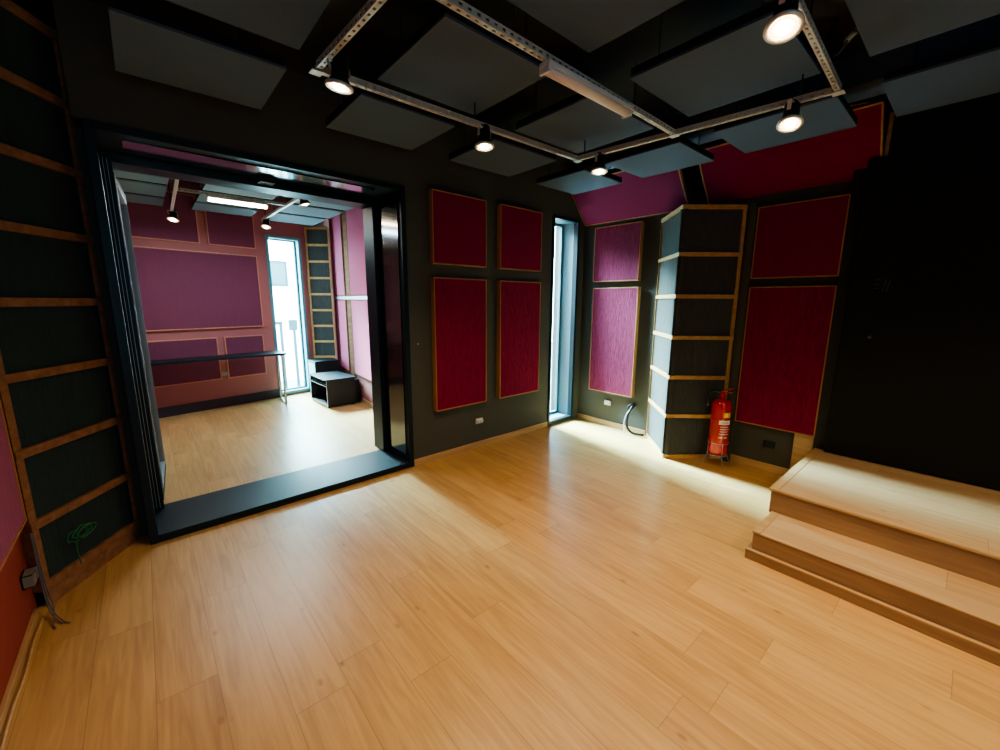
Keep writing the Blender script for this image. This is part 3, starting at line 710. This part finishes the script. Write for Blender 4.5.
# cables in the left corner
r = thing('corner_cables', 'grey cables coming down the left corner and fraying onto the floor', 'cables', (-.50, 2.72, 0))
for k, (dx, dy) in enumerate(((.05, -.13), (.075, -.145), (.03, -.15))):
    pts = [(-.015+.004*k, .02, .42), (-.012+.006*k, .005, .18), (0+.008*k, -.03, .05), (dx*.6, dy*.7, .010), (dx, dy, .006)]
    bm = bm_new(); tube(bm, spline(pts, 8), .003, 6); obj('cable', bm, 'cable_grey', r)
r = thing('green_cable_coil', 'small tangle of green wire hanging in the lowest bay of the left slatted rack', 'wire coil', LD0 + LDv*.27 + Vector((.03, -.02, .30)))
random.seed(7)
for k in range(3):
    pts = []
    for j in range(12):
        a = 2*PI*j/11 + k
        pts.append(Vector((math.cos(LDa), math.sin(LDa), 0))*(.055*math.cos(a)+.02*k) + Vector((0, 0, .03*math.sin(a)+.01*random.uniform(-1, 1))) + Vector((.7, -.5, 0))*.008*k)
    bm = bm_new(); tube(bm, spline(pts, 5), .0032, 6); obj('loop', bm, 'green', r)
bm = bm_new(); tube(bm, spline([(0, 0, 0), (-.01, -.005, -.08), (-.005, .0, -.17)], 6), .003, 6); obj('tail', bm, 'green', r)
# pale cable lying along the left wall on the floor
bm = bm_new(); tube(bm, spline([(-.525, 2.70, .01), (-.53, 2.5, .01), (-.525, 2.3, .01), (-.53, 2.1, .01), (-.525, 1.8, .01), (-.53, 1.2, .01)], 8), .005, 8)
tag(obj('floor_cable', bm, 'baseboard', None), 'pale beige cable lying on the floor along the red wall at the left edge', 'cable')

# ------------------------------------------------------------------ second room furniture
dk = thing('desk', 'long black desk with slim metal legs in the second room', 'desk', (.52, 6.49, 0))
bm = bm_new(); poly(bm, [(-.95, -.22), (.96, -.13), (.96, .33), (-.95, .02)], .722, .750); obj('desktop', bm, 'black', dk, .002)
def leg_frame(xf, yf, xb, yb):
    bm = bm_new(); w = .014
    for (x, y) in ((xf, yf), (xb, yb)): box(bm, x-w, x+w, y-w, y+w, .0, .722)
    mt = Matrix.Translation((xf, yf, 0)) @ Matrix.Rotation(math.atan2(yb-yf, xb-xf), 4, 'Z'); L = math.hypot(xb-xf, yb-yf)
    box(bm, 0, L, -w, w, 0, .028, mtx=mt); box(bm, 0, L, -w, w, .694, .722, mtx=mt)
    obj('leg', bm, 'alu', dk, .001)
leg_frame(.90, -.11, .93, .30)
leg_frame(-.80, -.18, -.80, .03)
cb = thing('low_cabinet', 'low black open-fronted cabinet standing near the pink panels', 'cabinet', (1.81, 5.76, 0), r_(2))
bm = bm_new()
for a in ((0, .40, 0, .018, .02, .385), (0, .40, .64, .658, .02, .385), (0, .40, .018, .64, .02, .045), (.385, .40, .018, .64, .045, .385)): box(bm, *a)
obj('carcass', bm, 'matte', cb, .002)
bx('top', 'black', cb, -.02, .42, -.015, .675, .385, .405, bevel=.002)
bx('shelf', 'matte', cb, .01, .385, .018, .64, .325, .337)
bm = bm_new()
for a in ((-.006, 0, 0, .658, .30, .312), (-.006, 0, .0, .012, .02, .385), (-.006, 0, .646, .658, .02, .385), (-.006, 0, 0, .658, .02, .032)): box(bm, *a)
obj('edge_trim', bm, 'alu', cb)
for (x, y) in ((.02, .03), (.02, .62), (.37, .03), (.37, .62)): bx('foot', 'matte', cb, x-.015, x+.015, y-.015, y+.015, 0, .02)
tb = thing('storage_box', 'black box cabinet in the corner beneath the slatted rack of the second room', 'cabinet', (1.93, 6.62, 0))
bx('body', 'matte', tb, 0, .36, 0, .36, 0, .53, bevel=.003); bx('lid', 'black', tb, -.008, .37, -.01, .37, .53, .55, bevel=.003)
bx('side_reflection', 'cyan_daylit', tb, -.006, 0, .02, .34, .03, .51)  # window reflection on the box side, given as a cyan sheet
lb = thing('lower_box', 'small black box on the floor right of the low cabinet', 'box', (2.225, 5.86, 0))
bx('body', 'matte', lb, 0, .085, 0, .34, 0, .33, bevel=.003); bx('lid', 'black', lb, 0, .085, 0, .34, .33, .34)

# ------------------------------------------------------------------ outside
bm = bm_new(); box(bm, -6, 14, 3.9, 16, -.5, -.35); struct('ground_outside', bm=bm, m='ground')
bd = thing('white_building', 'overexposed white building seen through the second room window', 'building', (2.6, 10.2, -.35))
bx('wall', 'ext_wall', bd, -2.6, 2.4, 0, .3, 0, 3.25)
w = bx('window', 'ext_win', bd, -.47, -.10, -.02, 0, 2.18, 2.66)
bm = bm_new()
for a in ((-.49, -.08, -.05, 0, 2.14, 2.18), (-.49, -.08, -.04, 0, 2.66, 2.68), (-.49, -.47, -.04, 0, 2.18, 2.66), (-.10, -.08, -.04, 0, 2.18, 2.66)): box(bm, *a)
obj('frame', bm, 'ext_metal', w)
for i, x in enumerate((2.03, 2.27)):
    r = thing('signpost', ['short outdoor post with a slanted cap outside the second room window, left one', 'short outdoor post with a square box outside the second room window, right one'][i], 'post', (x, 9.0, -.35), 0, 'posts outside the second room window')
    bx('pole', 'ext_metal', r, -.025, .025, -.02, .02, 0, 1.42)
    if i: bx('head', 'ext_metal', r, -.09, .06, -.04, .04, 1.24, 1.45, bevel=.005)
    else: bx('head', 'ext_metal', r, -.10, .03, -.03, .03, 1.36, 1.42, bevel=.005)

# ------------------------------------------------------------------ light
w = bpy.data.worlds.new('overcast'); scn.world = w; w.use_nodes = True; nt = w.node_tree
bg = nt.nodes['Background']
sky = N(nt, 'ShaderNodeTexSky'); sky.sky_type = 'HOSEK_WILKIE'; sky.turbidity = 8; sky.sun_direction = Vector((.3, .6, .74)).normalized()
mx = N(nt, 'ShaderNodeMix', data_type='RGBA'); mx.inputs[0].default_value = .92
nt.links.new(sky.outputs[0], mx.inputs[6]); mx.inputs[7].default_value = (.50, .90, 1.0, 1)
nt.links.new(mx.outputs[2], bg.inputs[0]); bg.inputs[1].default_value = 50.0
def area(name, loc, rot, sx, sy, e, col, portal=False):
    ld = bpy.data.lights.new(name, 'AREA'); ld.shape = 'RECTANGLE'; ld.size = sx; ld.size_y = sy; ld.energy = e; ld.color = col
    ld.cycles.is_portal = portal
    o = bpy.data.objects.new(name, ld); COL.objects.link(o); o.location = loc; o.rotation_euler = rot
    return o
area('portal_slim_window', (3.80, 3.155+.02*3.8+.42, 1.23), (-PI/2, 0, AW), .48, 2.4, 1, (1, 1, 1), True)
area('portal_far_window', (1.73, 6.64+.215*1.73+.2, 1.23), (-PI/2, 0, FW), .50, 2.4, 1, (1, 1, 1), True)
sl = bpy.data.lights.new('hazy_sun', 'SUN'); sl.energy = 190; sl.angle = math.radians(30); sl.color = (.62, .93, 1)
so = bpy.data.objects.new('hazy_sun', sl); COL.objects.link(so); so.location = (3, 12, 10)
so.rotation_euler = Vector((.09, -1, -.68)).to_track_quat('-Z', 'Y').to_euler()
# added fill lights without fittings: cool one behind the camera, cool one in the second room
area('rear_cool_fill', (.1, -2.1, 1.6), (PI/2, 0, 0), 1.2, 1.6, 20, (.35, .75, 1))
area('second_room_fill', (.9, 5.4, 2.42), (0, 0, 0), 1.2, .3, 38, (.60, .85, 1))
# unseen warm spots added behind the camera to brighten floor and steps
for (x, y, e) in ((2.4, -.9, P*1.7), (1.0, -1.0, P*.25), (1.6, -.2, P*.4)):
    ld = bpy.data.lights.new('rear_fill_spot', 'SPOT'); ld.energy = e; ld.color = (1, .75, .45); ld.spot_size = math.radians(135); ld.spot_blend = .8; ld.shadow_soft_size = .06
    lo = bpy.data.objects.new('rear_fill_spot', ld); COL.objects.link(lo); lo.location = (x, y, 2.38)

# ------------------------------------------------------------------ camera
yaw, pitch, roll, f = .7138438, -.1802184, .00565517, 407.667
fw = Vector((math.sin(yaw)*math.cos(pitch), math.cos(yaw)*math.cos(pitch), math.sin(pitch)))
rt = Vector((math.cos(yaw), -math.sin(yaw), 0)); up = rt.cross(fw)
c, s = math.cos(roll), math.sin(roll)
rt2 = c*rt + s*up; up2 = -s*rt + c*up
cam = bpy.data.cameras.new('camera'); co = bpy.data.objects.new('camera', cam); COL.objects.link(co)
mt = Matrix((rt2, up2, -fw)).transposed().to_4x4(); mt.translation = (0, 0, 1.5)
co.matrix_world = mt
cam.sensor_width = 36; cam.sensor_fit = 'HORIZONTAL'; cam.lens = f/1000*36; cam.clip_start = .02
scn.camera = co
scn.view_settings.view_transform = 'AgX'
try: scn.view_settings.look = 'AgX - Medium High Contrast'
except Exception: pass
scn.view_settings.exposure = 0.0
scn.cycles.max_bounces = 8
scn.cycles.use_denoising = True
scn.cycles.sample_clamp_indirect = 25
